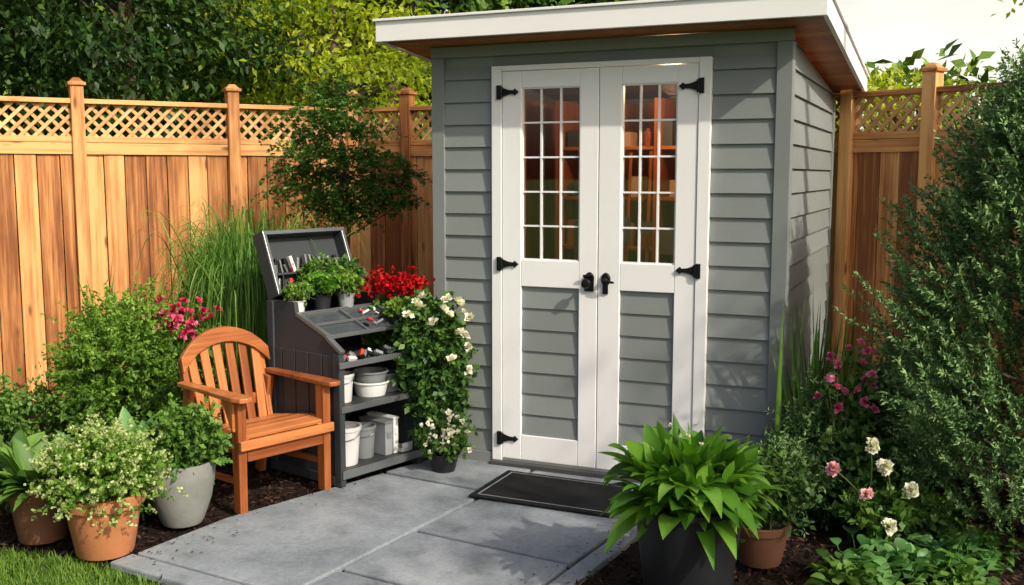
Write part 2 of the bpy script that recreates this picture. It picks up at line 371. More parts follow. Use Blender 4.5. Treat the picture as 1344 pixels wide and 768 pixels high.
b=MB()
b.box(.0,.056,-.04,.05,.02,2.11); b.box(1.09,1.15,-.04,.05,.02,2.11); b.box(.057,1.089,-.04,.05,2.083,2.11)
b.obj('door_frame',[M_white],shed,.003)
b=MB(); b.box(.0,1.15,-.075,.05,-.02,.022); b.obj('threshold',[solid('threshold_dark',(.05,.05,.052),.6)],shed,.004)
m,nt,N,L,bs=newmat('window_glass'); 
tr=N.new('ShaderNodeBsdfTransparent'); tr.inputs[0].default_value=(.86,.84,.80,1); gl=N.new('ShaderNodeBsdfGlossy'); gl.inputs['Roughness'].default_value=.02
fr=N.new('ShaderNodeFresnel'); fr.inputs[0].default_value=2.0; mx=N.new('ShaderNodeMixShader'); L.new(fr.outputs[0],mx.inputs[0]); L.new(tr.outputs[0],mx.inputs[1]); L.new(gl.outputs[0],mx.inputs[2]); L.new(mx.outputs[0],N['Material Output'].inputs[0]); M_glass=m
def door(x0,x1,wx0,wx1,nm):
    r=bpy.data.objects.new(nm,None); link(r); r.parent=shed
    b=MB(); y0,y1=-.034,.004; zb,zt=.035,2.08; wz0,wz1=1.11,1.995; pz0,pz1=.17,.97
    b.box(x0,wx0,y0,y1,zb,zt); b.box(wx1,x1,y0,y1,zb,zt)
    for a,c in((zb,pz0),(pz1,wz0),(wz1,zt)): b.box(wx0+.0005,wx1-.0005,y0+.001,y1-.001,a,c)
    b.obj('rails_and_stiles',[M_white],r,.003)
    b=MB()
    for i in(1,2):
        xx=wx0+(wx1-wx0)*i/3; b.box(xx-.0045,xx+.0045,y0+.012,y1-.012,wz0,wz1)
    for i in range(1,5):
        zz=wz0+(wz1-wz0)*i/5; b.box(wx0,wx1,y0+.014,y1-.014,zz-.0045,zz+.0045)
    for a,c,d,e in((wx0,wx0+.006,wz0,wz1),(wx1-.006,wx1,wz0,wz1),(wx0+.006,wx1-.006,wz0,wz0+.006),(wx0+.006,wx1-.006,wz1-.006,wz1)): b.box(a,c,y0+.008,y1-.004,d,e)
    b.obj('muntins',[M_white],r)
    b=MB(); n=7; e=(pz1-pz0)/n
    b.box(wx0+.001,wx1-.001,y1-.012,y1-.003,pz0,pz1)
    for i in range(n): lap(b,wx0+.001,wx1-.001,pz0+i*e,pz0+(i+1)*e,y1-.012,.016)
    b.obj('lower_panel',[M_siding],r)
    b=MB(); b.box(wx0,wx1,-.0085,-.0055,wz0,wz1); b.obj('window_glass',[M_glass],r)
    return r
door(.059,.586,.165,.487,'left_door'); door(.590,1.087,.705,.985,'right_door')
b=MB()
RX=Matrix.Rotation(math.radians(90),4,'X')
for z in(1.975,1.085,.145):
    for sg,xf,xd in((1,.045,.062),(-1,1.105,1.084)):
        b.box(xf-.012,xf+.012,-.052,-.041,z-.036,z+.036)
        b.tube([(xd-.004*sg,-.044,z-.03),(xd-.004*sg,-.044,z+.03)],.008,10)
        pts=[(0,.024),(.035,.012),(.062,.009),(.07,.018),(.092,0),(.07,-.018),(.062,-.009),(.035,-.012),(0,-.024)]
        b.prism([(xd+sg*px,-.036,z+pz) for px,pz in pts],(0,-.008,0))
        for q in(.015,.045,.072): b.lathe([(0,.003),(.004,.002),(.005,0)],(xd+sg*q,-.044,z),8,0,M=RX)
for cx,kind in((.545,0),(.632,1)):
    z=1.005
    b.lathe([(0,.012),(.022,.010),(.026,0)],(cx,-.034,z+.02),20,0,M=RX,sy=1.3)
    if kind==0:
        b.prism([(cx-.024,-.035,z-.045),(cx+.024,-.035,z-.045),(cx+.027,-.035,z+.03),(cx-.027,-.035,z+.03)],(0,-.01,0))
        b.lathe([(.008,0),(.008,.03),(.022,.036),(.026,.048),(.02,.058),(0,.062)],(cx,-.044,z+.0),18,0,M=RX)
        b.tube([(cx-.028,-.055,z+.035),(cx+.028,-.055,z+.038)],.006,8)
    else:
        b.prism([(cx-.014,-.035,z-.055),(cx+.014,-.035,z-.055),(cx+.014,-.035,z+.045),(cx-.014,-.035,z+.045)],(0,-.008,0))
        b.tube([(cx,-.04,z+.015),(cx,-.07,z+.015)],.008,8)
        b.tube([(cx-.005,-.072,z+.015),(cx+.03,-.076,z+.012),(cx+.055,-.074,z+.008)],[.009,.008,.006],8)
        b.lathe([(0,.02),(.012,.016),(.016,0)],(cx,-.042,z+.015),14,0,M=RX)
b.obj('hinges_and_handles',[M_black],shed,.001,smooth=True)
X0,X1,Y0,Y1=-.53,1.675,-.25,1.96
b=MB(); y=Y0
while y<Y1-.01:
    ye=min(y+.09,Y1); b.prism([(X0,y+.001,zr(y)+.004),(X0,ye-.001,zr(ye)+.004),(X0,ye-.001,zr(ye)+.02),(X0,y+.001,zr(y)+.02)],(X1-X0,0,0)); y=ye
b.obj('soffit_boards',[M_soffit],shed)
b=MB(); b.prism([(X0+.001,Y0,zr(Y0)+.022),(X0+.001,Y1,zr(Y1)+.022),(X0+.001,Y1,zr(Y1)+.098),(X0+.001,Y0,zr(Y0)+.098)],(X1-X0-.002,0,0)); b.obj('roof_deck',[M_rooftop],shed)
b=MB(); b.box(X0-.022,X1+.022,Y0-.022,Y0-.001,2.235,2.336); b.box(X0-.034,X1+.034,Y0-.034,Y0+.02,2.337,2.350)
for xx in(X0-.022,X1+.001):
    b.prism([(xx,Y0,zr(Y0)-.005),(xx,Y1+.02,zr(Y1)-.005),(xx,Y1+.02,zr(Y1)+.096),(xx,Y0,zr(Y0)+.096)],(.021,0,0))
    o=-.012 if xx<0 else 0
    b.prism([(xx+o,Y0+.021,zr(Y0)+.098),(xx+o,Y1+.03,zr(Y1)+.097),(xx+o,Y1+.03,zr(Y1)+.111),(xx+o,Y0+.021,zr(Y0)+.112)],(.033,0,0))
b.box(X0-.001,X1+.001,Y1,Y1+.02,zr(Y1)-.005,zr(Y1)+.096)
b.obj('fascia',[M_white],shed,.002)
b=MB()
for z in(.75,1.12,1.42,1.72): b.box(.0,1.2,.95,1.25,z-.02,z)
for x in(.0,.62,1.2): b.box(x-.02,x+.02,.94,1.26,.05,2.0)
b.obj('shelving',[M_interior],shed,.002)
b=MB(); cols=[solid('item_a',(.5,.32,.18)),solid('item_b',(.35,.10,.05)),solid('item_c',(.06,.08,.09)),solid('item_d',(.55,.42,.30)),solid('item_e',(.04,.035,.03)),M_terra]
for z in(.75,1.12,1.42,1.72):
    x=.04
    while x<1.12:
        w=random.uniform(.04,.11); h=random.uniform(.05,.19); mt=random.randrange(6)
        if random.random()<.4: b.box(x,x+w*.9,1.0,1.14,z+.001,z+h,mt)
        else: b.lathe([(0,0),(w*.35,0),(w*.45,h*.7),(w*.44,h*.8),(w*.2,h*.88),(w*.2,h),(0,h)],(x+w/2,1.05,z+.001),14,mt)
        x+=w+random.uniform(.0,.08)
b.obj('shelf_contents',cols,shed)
b=MB()
for i in range(7):
    x=.2+i*.13; b.tube([(x,.75,.06),(x+random.uniform(-.05,.05),.9,random.uniform(1.2,1.75))],.011,8,0)
    b.box(x-.045,x+.045,.8,.812,.9+random.random()*.4,1.15+random.random()*.3,1)
b.obj('long_handled_tools',[M_interior,M_benchtop],shed)
me=MB(); me.lathe([(0,-.04),(.025,-.03),(.03,0),(.015,.03),(0,.035)],(.8,.55,2.11),16); 
m,nt,N,L,bs=newmat('bulb_glow'); bs.inputs['Emission Color'].default_value=(1,.62,.3,1); bs.inputs['Emission Strength'].default_value=4
me.obj('lamp_bulb',[m],shed,smooth=True)
ld=bpy.data.lights.new('shed_lamp','POINT'); ld.energy=19; ld.color=(1,.58,.30); ld.shadow_soft_size=.05
lo=link(bpy.data.objects.new('shed_lamp_light',ld)); lo.parent=shed; lo.location=(.8,.55,2.03)

# ------------------------------------------------------------------ doormat
dm=root('doormat',(.22,4.82,0),-math.radians(24.5)); b=MB()
b.box(-.37,.37,-.23,.23,.003,.014); b.obj('mat',[M_matr],dm,.004)
b=MB()
for a,c,d,e in((-.335,.335,-.2,-.194),(-.335,.335,.194,.2),(-.335,-.329,-.194,.194),(.329,.335,-.194,.194)): b.box(a,c,d,e,.0142,.0155)
b.obj('border_line',[M_matline],dm)

# ------------------------------------------------------------------ chair
ch=root('wooden_garden_chair',(-1.095,4.74,0),math.radians(47.9)); b=MB()
for s in(-1,1):
    b.beam((s*.240,0,-.01),(s*.240,.0,.525),.040,.055,side=(1,0,0),taper=1.15)
    b.beam((s*.228,.54,-.01),(s*.228,.44,.52),.036,.05)
    b.beam((s*.210,-.02,.305),(s*.210,.51,.235),.026,.070,side=(1,0,0))
    b.beam((s*.240,.0,.14),(s*.240,.5,.12),.020,.032,side=(1,0,0))
    pts=[(-.032,-.085),(.0,-.098),(.034,-.085),(.046,-.03),(.042,.1),(.03,.3),(.027,.47),(-.027,.48),(-.03,.3),(-.035,.1),(-.042,-.03)]
    b.prism([(s*(.250+px),py,.527) for px,py in pts],(0,0,.022))
    b.prism([(s*.257,-.005,.525),(s*.257,.09,.525),(s*.257,.02,.40),(s*.257,-.005,.38)],(s*.018,0,0))
b.box(-.215,.215,-.03,-.006,.235,.315); b.beam((-.215,.46,.25),(.215,.46,.25),.03,.07,side=(0,1,0))
ys=[(-.045,.322),(-.02,.345),(.07,.350),(.165,.343),(.26,.328),(.355,.312),(.44,.298)]
b.beam((-.265,-.045,.318),(.265,-.045,.318),.022,.045,side=(0,1,0))
for i in range(1,6):
    (y0,z0),(y1,z1)=ys[i],ys[i+1]; c=Vector((0,(y0+y1)/2,(z0+z1)/2)); ang=math.atan2(z1-z0,y1-y0)
    b.obox(Matrix.Translation(c)@Matrix.Rotation(ang,4,'X'),.52,.080,.020)
def bk(x,h,off=0): return Vector((x*.95,.40+h*.25+off,.29+h*.98))
for i in range(6):
    x=-.185+i*.37/5; top=.44-1.6*(x*1.05)**2
    b.beam(bk(x*.92,0),bk(x*1.05,top),.046,.016,side=(1,0,0))
b.beam(bk(-.225,-.03,.02),bk(-.235,.36,.02),.03,.032); b.beam(bk(.225,-.03,.02),bk(.235,.36,.02),.03,.032)
b.beam(bk(-.23,.12,.022),bk(.23,.12,.022),.055,.02,side=(0,0,1))
xs=[-.262+.524*i/12 for i in range(13)]
def cz(x): return .475-1.6*x*x-(max(0,abs(x)-.19)*.25)
vs=[];fs=[]
for i,x in enumerate(xs):
    for off in(-.030,-.006):
        for dz in(-.042,.034): vs.append(bk(x,cz(x)+dz,off))
for i in range(12):
    a=i*4; c=a+4
    fs+=[(a,c,c+1,a+1),(a+2,a+3,c+3,c+2),(a+1,c+1,c+3,a+3),(a,a+2,c+2,c)]
fs+=[(0,1,3,2),(48,50,51,49)]
b.add(vs,fs,0,[(v.y,v.z,v.x) for v in vs])
b.obj('chair_frame',[M_chair],ch,.004)

# ------------------------------------------------------------------ potting bench
BA=math.radians(50.9); pb=root('potting_bench',(-.845,4.923,0),BA)
def bw(x,y,z=0): return (-.845+x*math.cos(BA)-y*math.sin(BA),4.923+x*math.sin(BA)+y*math.cos(BA),z)
BW,BD=.56,.55
prof=[(0,0),(0,.675),(.10,.74),(.33,.83),(.345,.905),(.55,.905),(.55,0)]
b=MB()
for x in(0,BW-.025): b.prism([(x,y,z) for y,z in prof],(.025,0,0))
for i in range(5):
    y=.03+i*.105; b.box(-.006,-.0005,y,y+.098,.05,.66)
b.box(-.012,-.0005,-.004,.045,0,.672); b.box(-.014,-.0005,.505,.554,0,.90); b.box(-.013,-.0005,.046,.504,.0,.05)
b.box(.026,BW-.026,BD-.02,BD-.002,0,.9)
b.box(.026,BW-.026,.0,BD-.021,.045,.075); b.box(.026,BW-.026,.004,BD-.021,.375,.405); b.box(.026,BW-.026,.0,BD-.021,.60,.622)
b.box(.026,BW-.026,-.006,.0,.035,.078)
b.box(.026,BW-.026,.345,BD-.021,.80,.825); b.box(.026,BW-.026,.33,.345,.80,.84)
b.box(BW+.0005,BW+.01,-.004,.045,0,.672)
b.obj('cabinet',[M_bench],pb,.003)
b=MB()
b.box(-.016,BW+.014,-.016,-.005,.602,.632); b.box(-.004,BW+.002,-.010,-.004,.376,.408); b.box(-.004,BW+.002,-.012,-.0065,.04,.082)
for x in(.0,BW-.022): b.beam((x+.011,.09,.748),(x+.011,.335,.845),.026,.02,side=(1,0,0))
b.beam((.02,.095,.748),(BW-.02,.095,.748),.022,.02,side=(0,1,0)); b.beam((.02,.33,.842),(BW-.02,.33,.842),.022,.02,side=(0,1,0)); b.beam((.02,.21,.797),(BW-.02,.21,.797),.018,.014,side=(0,1,0))
b.beam((BW/2,.095,.752),(BW/2,.33,.845),.014,.012,side=(1,0,0))
for x in(-.006,BW-.014): b.beam((x+.01,-.012,.682),(x+.01,.10,.752),.030,.018,side=(1,0,0))
b.obj('metal_trim',[M_benchtop],pb,.002)
b=MB(); b.prism([(.03,.10,.742),(.03,.33,.832),(.03,.33,.837),(.03,.10,.747)],(BW-.06,0,0)); b.obj('sloped_panel',[solid('smoky_panel',(.05,.06,.07),.12,.1,6,0)],pb)
b=MB(); hy,hz=.535,.905; ty,tz=.66,1.235; u=Vector((0,ty-hy,tz-hz)); Ld=u.length; u.normalize(); nn=Vector((0,-u.z,u.y))
def lp(x,t,o): return Vector((x,hy,hz))+u*t+nn*o
b.beam(lp(BW/2,0,-.01),lp(BW/2,Ld,-.01),BW,.012,1,side=(1,0,0))
for x in(.012,BW-.012): b.beam(lp(x,0,.03),lp(x,Ld,.03),.024,.075,1,side=(1,0,0)); b.beam(lp(x,0,.072),lp(x,Ld,.072),.020,.006,0,side=(1,0,0))
for t in(.012,Ld-.012): b.beam(lp(.025,t,.03),lp(BW-.025,t,.03),.024,.075,1,side=u); b.beam(lp(.0,t,.073),lp(BW,t,.073),.020,.006,0,side=u)
b.beam(lp(.03,.12,.02),lp(BW-.03,.12,.02),.012,.05,1,side=u)
b.obj('open_lid',[M_benchtop,M_bench],pb,.002)
b=MB()
for i in range(34):
    x=random.uniform(.05,BW-.05); t=random.choice([.03,.13,.13]); h=random.uniform(.03,.09)
    b.beam(lp(x,t,.02),lp(x+random.uniform(-.02,.02),t+h,.03),random.uniform(.008,.026),random.uniform(.01,.03),random.choice([0,1,1,1,2,2,3,4]),side=(1,0,0))
for i in range(30):
    x=random.uniform(.05,BW-.06); y=random.uniform(.02,.08); l=random.uniform(.02,.07); a=random.uniform(0,3)
    b.beam((x,y,.632),(x+l*math.cos(a),y+.02*math.sin(a),.634+random.uniform(0,.03)),.018,.02,random.choice([0,1,1,2,3,4]))
for i in range(10):
    x=random.uniform(.3,BW-.06); y=random.uniform(.12,.3); l=random.uniform(.02,.07); a=random.uniform(0,3); z=.765+(y-.12)*.39
    b.beam((x,y,z),(x+l*math.cos(a),y+.02*math.sin(a),z+.012),.012,.012,random.randrange(5))
b.obj('hand_tools',[M_red,M_black,M_plgrey,M_plwhite,M_benchtop,M_terra],pb,.002)
def bucket(name,lx,ly,z,r,h,mat,handle=True):
    o=bw(lx,ly,z); rr=root(name,o); b=MB()
    b.lathe([(0,0),(r*.8,0),(r*.82,.005),(r*.98,h*.9),(r*1.06,h*.9),(r*1.06,h),(r*.96,h),(r*.78,.01),(0,.01)],n=28)
    b.obj('shell',[mat],rr,smooth=True)
    if handle:
        b=MB(); b.tube([(r*1.06*math.cos(a),-r*.2-r*.75*math.sin(a),h*.88-.5*r*math.sin(a)) for a in np.linspace(0,math.pi,14)],.003,6); b.obj('handle',[M_benchtop],rr)
bucket('plastic_bucket',.10,.11,.406,.062,.145,M_plwhite); 
bucket('plastic_basin',.31,.12,.406,.095,.075,M_plwhite,False); bucket('plastic_basin',.31,.12,.470,.09,.065,M_plgrey,False); bucket('plastic_basin',.44,.13,.406,.07,.10,M_plgrey,False)
bucket('plastic_bucket',.12,.12,.076,.085,.20,M_plwhite)
bucket('plastic_bucket',.27,.14,.076,.065,.17,M_plgrey)
for i,(x,w,h,mt) in enumerate(((.345,.05,.17,M_plgrey),(.405,.035,.185,M_plwhite))):
    rr=root('storage_bin',bw(x,.05,.076),BA); b=MB(); b.box(0,w,0,.2,.001,h); b.box(-.004,w+.004,-.004,.204,h,h+.012); b.box(w*.2,w*.8,-.006,0,h*.55,h*.75); b.obj('bin',[mt],rr,.004)
rr=root('plastic_tray',bw(.45,.03,.076),BA); b=MB(); b.box(0,.075,0,.2,.001,.02); b.box(0,.075,-.002,.004,.02,.05); b.box(0,.075,.196,.2,.02,.05); b.obj('tray',[M_plwhite],rr,.003)

# ------------------------------------------------------------------ pots & plants
def pot(b,r,h,mat=0,soil=1,rim=True,taper=.68,belly=0):
    if rim: pr=[(0,0),(r*taper,0),(r*(taper+.02),.004),(r*.92,h*.80),(r*1.0,h*.81),(r*1.03,h*.98),(r*1.0,h),(r*.92,h),(r*.9,h*.85)]
    elif belly: pr=[(0,0),(r*.58,0),(r*.66,h*.08),(r*.88,h*.4),(r*1.0,h*.75),(r*1.02,h*.97),(r*1.0,h),(r*.94,h),(r*.92,h*.85)]
    else: pr=[(0,0),(r*taper,0),(r*(taper+.01),.004),(r*.97,h*.93),(r*1.04,h*.94),(r*1.05,h),(r*.97,h),(r*.93,h*.85)]
    b.lathe(pr,n=40,mat=mat); b.lathe([(0,h*.86),(r*.92,h*.86)],n=24,mat=soil)
def sph(n,rad=(1,1,1)):
    d=nrm(rng.normal(0,1,(n,3))); return d*np.array(rad), d
def stems_mesh(B,T,r,name,par,mat=M_stem):
    F=FO(); F.blades(B,T-B,np.linalg.norm(T-B,axis=1),np.full(len(B),r),0,2,.5,lambda t:1-.6*t); return F.obj(name,mat,par)
def shrub(parent,name,mat,c,R,M,n,lL,lW,Ls=.2,droop=.1,spread=.75,flat=0,upb=.35):
    F=FO(); q,d=sph(M); k=rng.uniform(.35,.85,(M,1)); Bp=np.array(c)+q*np.array(R)*k
    ph=rng.uniform(0,6,2); lump=.85+.3*np.sin(q[:,0:1]*6+ph[0])*np.cos(q[:,1:2]*7+ph[1])+rng.normal(0,.07,(M,1)); Bp=np.array(c)+(Bp-np.array(c))*lump
    D=nrm(d*np.array(R)/max(R)+[0,0,upb]+rng.normal(0,.25,(M,3)))
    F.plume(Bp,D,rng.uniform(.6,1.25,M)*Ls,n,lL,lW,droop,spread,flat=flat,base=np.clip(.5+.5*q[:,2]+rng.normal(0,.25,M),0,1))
    o=F.obj(name,mat,parent)
    T=Bp+D*.05; st=np.array([c[0],c[1],max(0,c[2]-R[2])])+rng.normal(0,.03,(M,3))*[1,1,0]
    idx=rng.random(M)<min(1,60/M); stems_mesh(st[idx],T[idx],.008,name+'_stems',parent)
    return o,Bp,D
def flowers(parent,name,mat,P,r,pet=12,open=.7,N=None):
    F=FO(); P=np.array(P,dtype=float); N=np.array(N) if N is not None else rng.normal(0,.5,P.shape)+[0,-.6,.7]; F.blossom(P,N,r,pet,open); return F.obj(name,mat,parent)
def fan(n,lo,hi,bias=1):
    az=rng.uniform(0,2*math.pi,n); el=np.radians(lo+(hi-lo)*rng.random(n)**bias); return az,el,np.stack([np.cos(az)*np.cos(el),np.sin(az)*np.cos(el),np.sin(el)],1)

r=root('potted_hosta',(.65,3.62,0)); b=MB(); pot(b,.205,.37,rim=False,taper=.76); b.obj('planter',[M_darkp,M_soil],r,smooth=True)
n=380; az,el,D_=fan(n,10,84)
rr0=.17*rng.random(n)
Bs=np.stack([np.cos(az)*rr0,np.sin(az)*rr0,.33+.12*rng.random(n)],1); D_=nrm(D_+rng.normal(0,.22,(n,3)))
L_=rng.uniform(.14,.275,n)*(1+.10*np.sin(el*2))
F=FO(); pf=lambda t: np.where(t<.20,.09,np.sin(np.pi*np.clip((t-.18)/.82,0,1)**.72)*.97+.03)*(1-np.clip(t-.97,0,1)*25*.9)
F.blades(Bs,D_,L_,rng.uniform(.050,.095,n),rng.uniform(.2,.7,n)*(.35+.65*np.cos(el)),12,.14,pf,np.clip(rng.normal(.42,.28,n),0,1),2.3); F.obj('leaves',G_hosta,r,smooth=True)
P=[(-.02,-.05,.62),(.03,.02,.64),(-.07,.05,.63),(.02,-.10,.60)]; flowers(r,'flowers',P_white,P,.014,7)

r=root('potted_shrub',(1.0,3.95,0)); b=MB(); pot(b,.12,.17); b.obj('pot',[M_terradark,M_soil],r,smooth=True)
shrub(r,'foliage',G_dark,(0,0,.29),(.13,.12,.13),150,16,.035,.02,.13)

r=root('potted_herb',(-1.686,4.06,0)); b=MB(); pot(b,.162,.255); b.obj('terracotta_pot',[M_terra,M_soil],r,smooth=True)
o,Bp,Dp=shrub(r,'foliage',G_light,(0,0,.33),(.19,.19,.11),330,20,.026,.017,.13,spread=.8)
q=Bp+Dp*.13; F=FO(); F.plume(np.repeat(q,2,0)+rng.normal(0,.012,(len(q)*2,3)),np.repeat(Dp,2,0),.03,8,.013,.011,0,.9); F.obj('pale_tips',G_sage,r)
r=root('potted_foliage_plant',(-2.02,4.22,0)); b=MB(); pot(b,.135,.24); b.obj('pot',[M_terradark,M_soil],r,smooth=True)
az,el,D_=fan(150,15,75); F=FO(); F.blades(np.stack([np.cos(az)*.06,np.sin(az)*.06,.22+0*az],1),D_,rng.uniform(.15,.36,150),rng.uniform(.04,.075,150),.35,7,.15); F.obj('leaves',G_mid,r,smooth=True)
r=root('potted_leafy_plant',(-1.482,4.42,0)); b=MB(); pot(b,.148,.285,rim=False,belly=1); b.obj('concrete_pot',[M_conc,M_soil],r,smooth=True)
shrub(r,'foliage',G_mid,(.02,0,.375),(.14,.14,.12),230,20,.032,.022,.11)
pf2=lambda t: np.where(t<.42,.07,np.sin(np.pi*np.clip((t-.40)/.60,0,1)**.62)*.98+.02)*(1-np.clip(t-.97,0,1)*25)
r=root('broadleaf_plant',(-1.74,4.56,0)); n=54; az,el,D_=fan(n,52,80)
F=FO(); F.blades(rng.normal(0,.07,(n,3))*[1,1,0],D_,rng.uniform(.48,.70,n),rng.uniform(.12,.18,n),rng.uniform(.2,.42,n),12,.12,pf2); F.obj('leaves',G_broad,r,smooth=True)
r=root('broadleaf_plant',(-2.35,4.62,0)); n=60; az,el,D_=fan(n,35,80)
F=FO(); F.blades(rng.normal(0,.05,(n,3))*[1,1,0],D_,rng.uniform(.35,.6,n),rng.uniform(.09,.14,n),.35,12,.12,pf2); F.obj('leaves',G_mid,r,smooth=True)
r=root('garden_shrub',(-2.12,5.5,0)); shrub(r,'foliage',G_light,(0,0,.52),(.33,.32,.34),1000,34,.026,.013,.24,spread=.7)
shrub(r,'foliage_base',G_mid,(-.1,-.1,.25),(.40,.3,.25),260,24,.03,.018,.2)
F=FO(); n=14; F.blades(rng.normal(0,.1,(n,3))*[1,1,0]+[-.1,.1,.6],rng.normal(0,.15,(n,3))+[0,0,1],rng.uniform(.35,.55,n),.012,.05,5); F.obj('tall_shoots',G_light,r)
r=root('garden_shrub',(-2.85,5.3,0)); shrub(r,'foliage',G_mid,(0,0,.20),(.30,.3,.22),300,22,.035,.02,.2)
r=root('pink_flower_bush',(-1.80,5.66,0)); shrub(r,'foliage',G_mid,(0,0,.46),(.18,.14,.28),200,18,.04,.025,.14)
P=np.array([(rng.normal(-.02,.085),rng.normal(-.16,.05),.76+rng.normal(0,.055)) for _ in range(50)]); flowers(r,'blossoms',P_crimson,P,.036,10); flowers(r,'blossoms_pink',P_pink,P[:12]+[.02,-.03,.01],.030,10)
r=root('ornamental_grass',(-1.56,6.02,0)); n=3800; az,el,D_=fan(n,72,89)
F=FO(); F.blades(rng.normal(0,.08,(n,3))*[1,1,0]+[0,0,.05],D_,rng.uniform(1.35,2.15,n),rng.uniform(.007,.013,n),rng.uniform(.35,1.0,n),14,.1,lambda t:1-.85*t**2,np.clip(rng.normal(.5,.3,n),0,1),4.0); F.obj('blades',G_reed,r)

def limb(b,p0,p1,r0,r1,wob=.04,seg=6):
    p0=np.array(p0,float);p1=np.array(p1,float); L=np.linalg.norm(p1-p0); pts=[];rs=[]
    w=rng.normal(0,wob*L,3)
    for i in range(seg+1):
        t=i/seg; pts.append(tuple(p0+(p1-p0)*t+w*math.sin(t*math.pi))); rs.append(r0+(r1-r0)*t)
    b.tube(pts,rs,7)
r=root('maple_tree',(-1.06,6.45,0)); b=MB(); b.tube([(0,0,-.02),(.02,0,.5),(-.01,.01,.9),(.03,0,1.25),(.0,0,1.6),(-.04,0,2.05)],[.022,.019,.016,.013,.009,.004],8)
pads=[(-.08,0,2.10,.12),(.0,.05,2.03,.15),(-.18,-.05,1.96,.15),(-.02,-.1,1.90,.17),(.12,.0,1.84,.15),(-.24,.05,1.79,.16),(-.1,-.15,1.71,.19),(.13,-.1,1.68,.18),(-.33,-.05,1.62,.13),(.28,.05,1.62,.13),(-.15,.1,1.57,.2),(.12,.1,1.52,.2),(.41,-.02,1.54,.10),(-.28,-.1,1.47,.15),(-.05,-.12,1.45,.2),(.25,-.12,1.44,.15),(-.16,.08,1.37,.16),(.1,.0,1.34,.17),(.34,.08,1.38,.11),(-.02,-.1,1.29,.12)]
F=FO()
for (x,y,z,R) in pads:
    limb(b,(0.01,0,max(1.0,z-.22)),(x,y,z-.02),.005,.002,.05,4)
    m_=int(60*(R/.18)**2); c=np.array([x,y,z])+rng.normal(0,1,(m_,3))*[R*.5,R*.5,.034]; dd=nrm(np.concatenate([(c-[x,y,z])[:,:2]*6+rng.normal(0,.6,(m_,2)),np.full((m_,1),-.05)],1))
    F.plume(c,dd,.085,17,.032,.017,.6,.75,0,flat=.5,base=np.clip(rng.normal(.5,.3,m_),0,1))
b.obj('trunk_and_branches',[M_bark],r,smooth=True); F.obj('crown',G_maple,r)

r=root('red_geranium',(-.66,5.60,0)); b=MB(); pot(b,.12,.2); b.obj('pot',[M_darkp,M_soil],r,smooth=True)
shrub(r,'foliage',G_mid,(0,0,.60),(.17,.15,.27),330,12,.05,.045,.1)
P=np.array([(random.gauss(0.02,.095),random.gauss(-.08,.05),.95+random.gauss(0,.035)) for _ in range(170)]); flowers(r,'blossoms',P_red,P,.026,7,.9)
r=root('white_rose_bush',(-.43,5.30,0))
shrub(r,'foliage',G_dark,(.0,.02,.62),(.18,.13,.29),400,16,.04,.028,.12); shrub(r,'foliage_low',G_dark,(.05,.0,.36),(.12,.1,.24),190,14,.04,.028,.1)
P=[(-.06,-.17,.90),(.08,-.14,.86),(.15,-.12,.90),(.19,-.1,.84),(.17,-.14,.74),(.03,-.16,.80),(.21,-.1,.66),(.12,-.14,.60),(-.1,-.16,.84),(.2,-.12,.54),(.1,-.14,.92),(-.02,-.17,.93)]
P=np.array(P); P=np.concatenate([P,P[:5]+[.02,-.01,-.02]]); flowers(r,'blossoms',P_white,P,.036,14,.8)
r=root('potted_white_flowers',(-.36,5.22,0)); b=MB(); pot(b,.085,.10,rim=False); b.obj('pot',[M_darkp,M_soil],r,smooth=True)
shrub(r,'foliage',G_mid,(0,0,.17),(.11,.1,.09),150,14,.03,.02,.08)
P=np.array([(random.gauss(0,.07),random.gauss(-.08,.03),.22+random.gauss(0,.045)) for _ in range(46)]); flowers(r,'blossoms',P_white,P,.023,9,.85)
def seed(name,lx,ly,z,pr,ph,pm,mat,R,M=60,lL=.026,lW=.018):
    r=root(name,bw(lx,ly,z)); b=MB(); pot(b,pr,ph,rim=False,taper=.8); b.obj('pot',[pm,M_soil],r,smooth=True); shrub(r,'foliage',mat,(0,0,ph+R*.75),(R,R,R*.7),M,10,lL,lW,R*.7)
seed('seedling_pot',.05,.385,.828,.045,.080,M_plwhite,G_light,.052); seed('seedling_pot',.20,.365,.84,.050,.085,M_darkp,G_hosta,.075,80); seed('seedling_pot',.36,.355,.845,.048,.075,M_plgrey,G_light,.07,80)
seed('seedling_pot',.26,.47,.826,.045,.12,M_darkp,G_mid,.09,90); seed('seedling_pot',.42,.46,.826,.05,.11,M_darkp,G_dark,.10,110,.035); seed('seedling_pot',.50,.12,.76,.03,.04,M_darkp,G_light,.05,60)

r=root('juniper_tree',(2.30,4.35,0)); b=MB(); b.tube([(0,0,-.02),(0.02,0,.7),(.04,0,1.3),(.1,0,1.95)],[.05,.04,.025,.008],8)
M=2900; t=rng.random(M)**.95; z=.08+t*1.82; rad=.66*np.clip(1.02-((z-.5)/1.58)**2*.98,.04,1)*np.where(z<.4,.85+z*.37,1); az=rng.uniform(0,2*math.pi,M)
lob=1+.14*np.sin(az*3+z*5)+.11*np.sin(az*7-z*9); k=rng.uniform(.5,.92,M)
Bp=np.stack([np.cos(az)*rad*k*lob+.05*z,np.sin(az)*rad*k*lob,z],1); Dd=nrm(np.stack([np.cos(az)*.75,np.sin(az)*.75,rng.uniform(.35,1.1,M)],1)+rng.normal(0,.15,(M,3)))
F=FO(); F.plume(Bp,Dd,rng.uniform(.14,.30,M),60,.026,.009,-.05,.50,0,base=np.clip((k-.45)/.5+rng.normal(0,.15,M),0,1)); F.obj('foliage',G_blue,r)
for i in range(40):
    j=i*40; limb(b,(0.03,0,max(.1,Bp[j,2]-.2)),Bp[j],.012,.004)
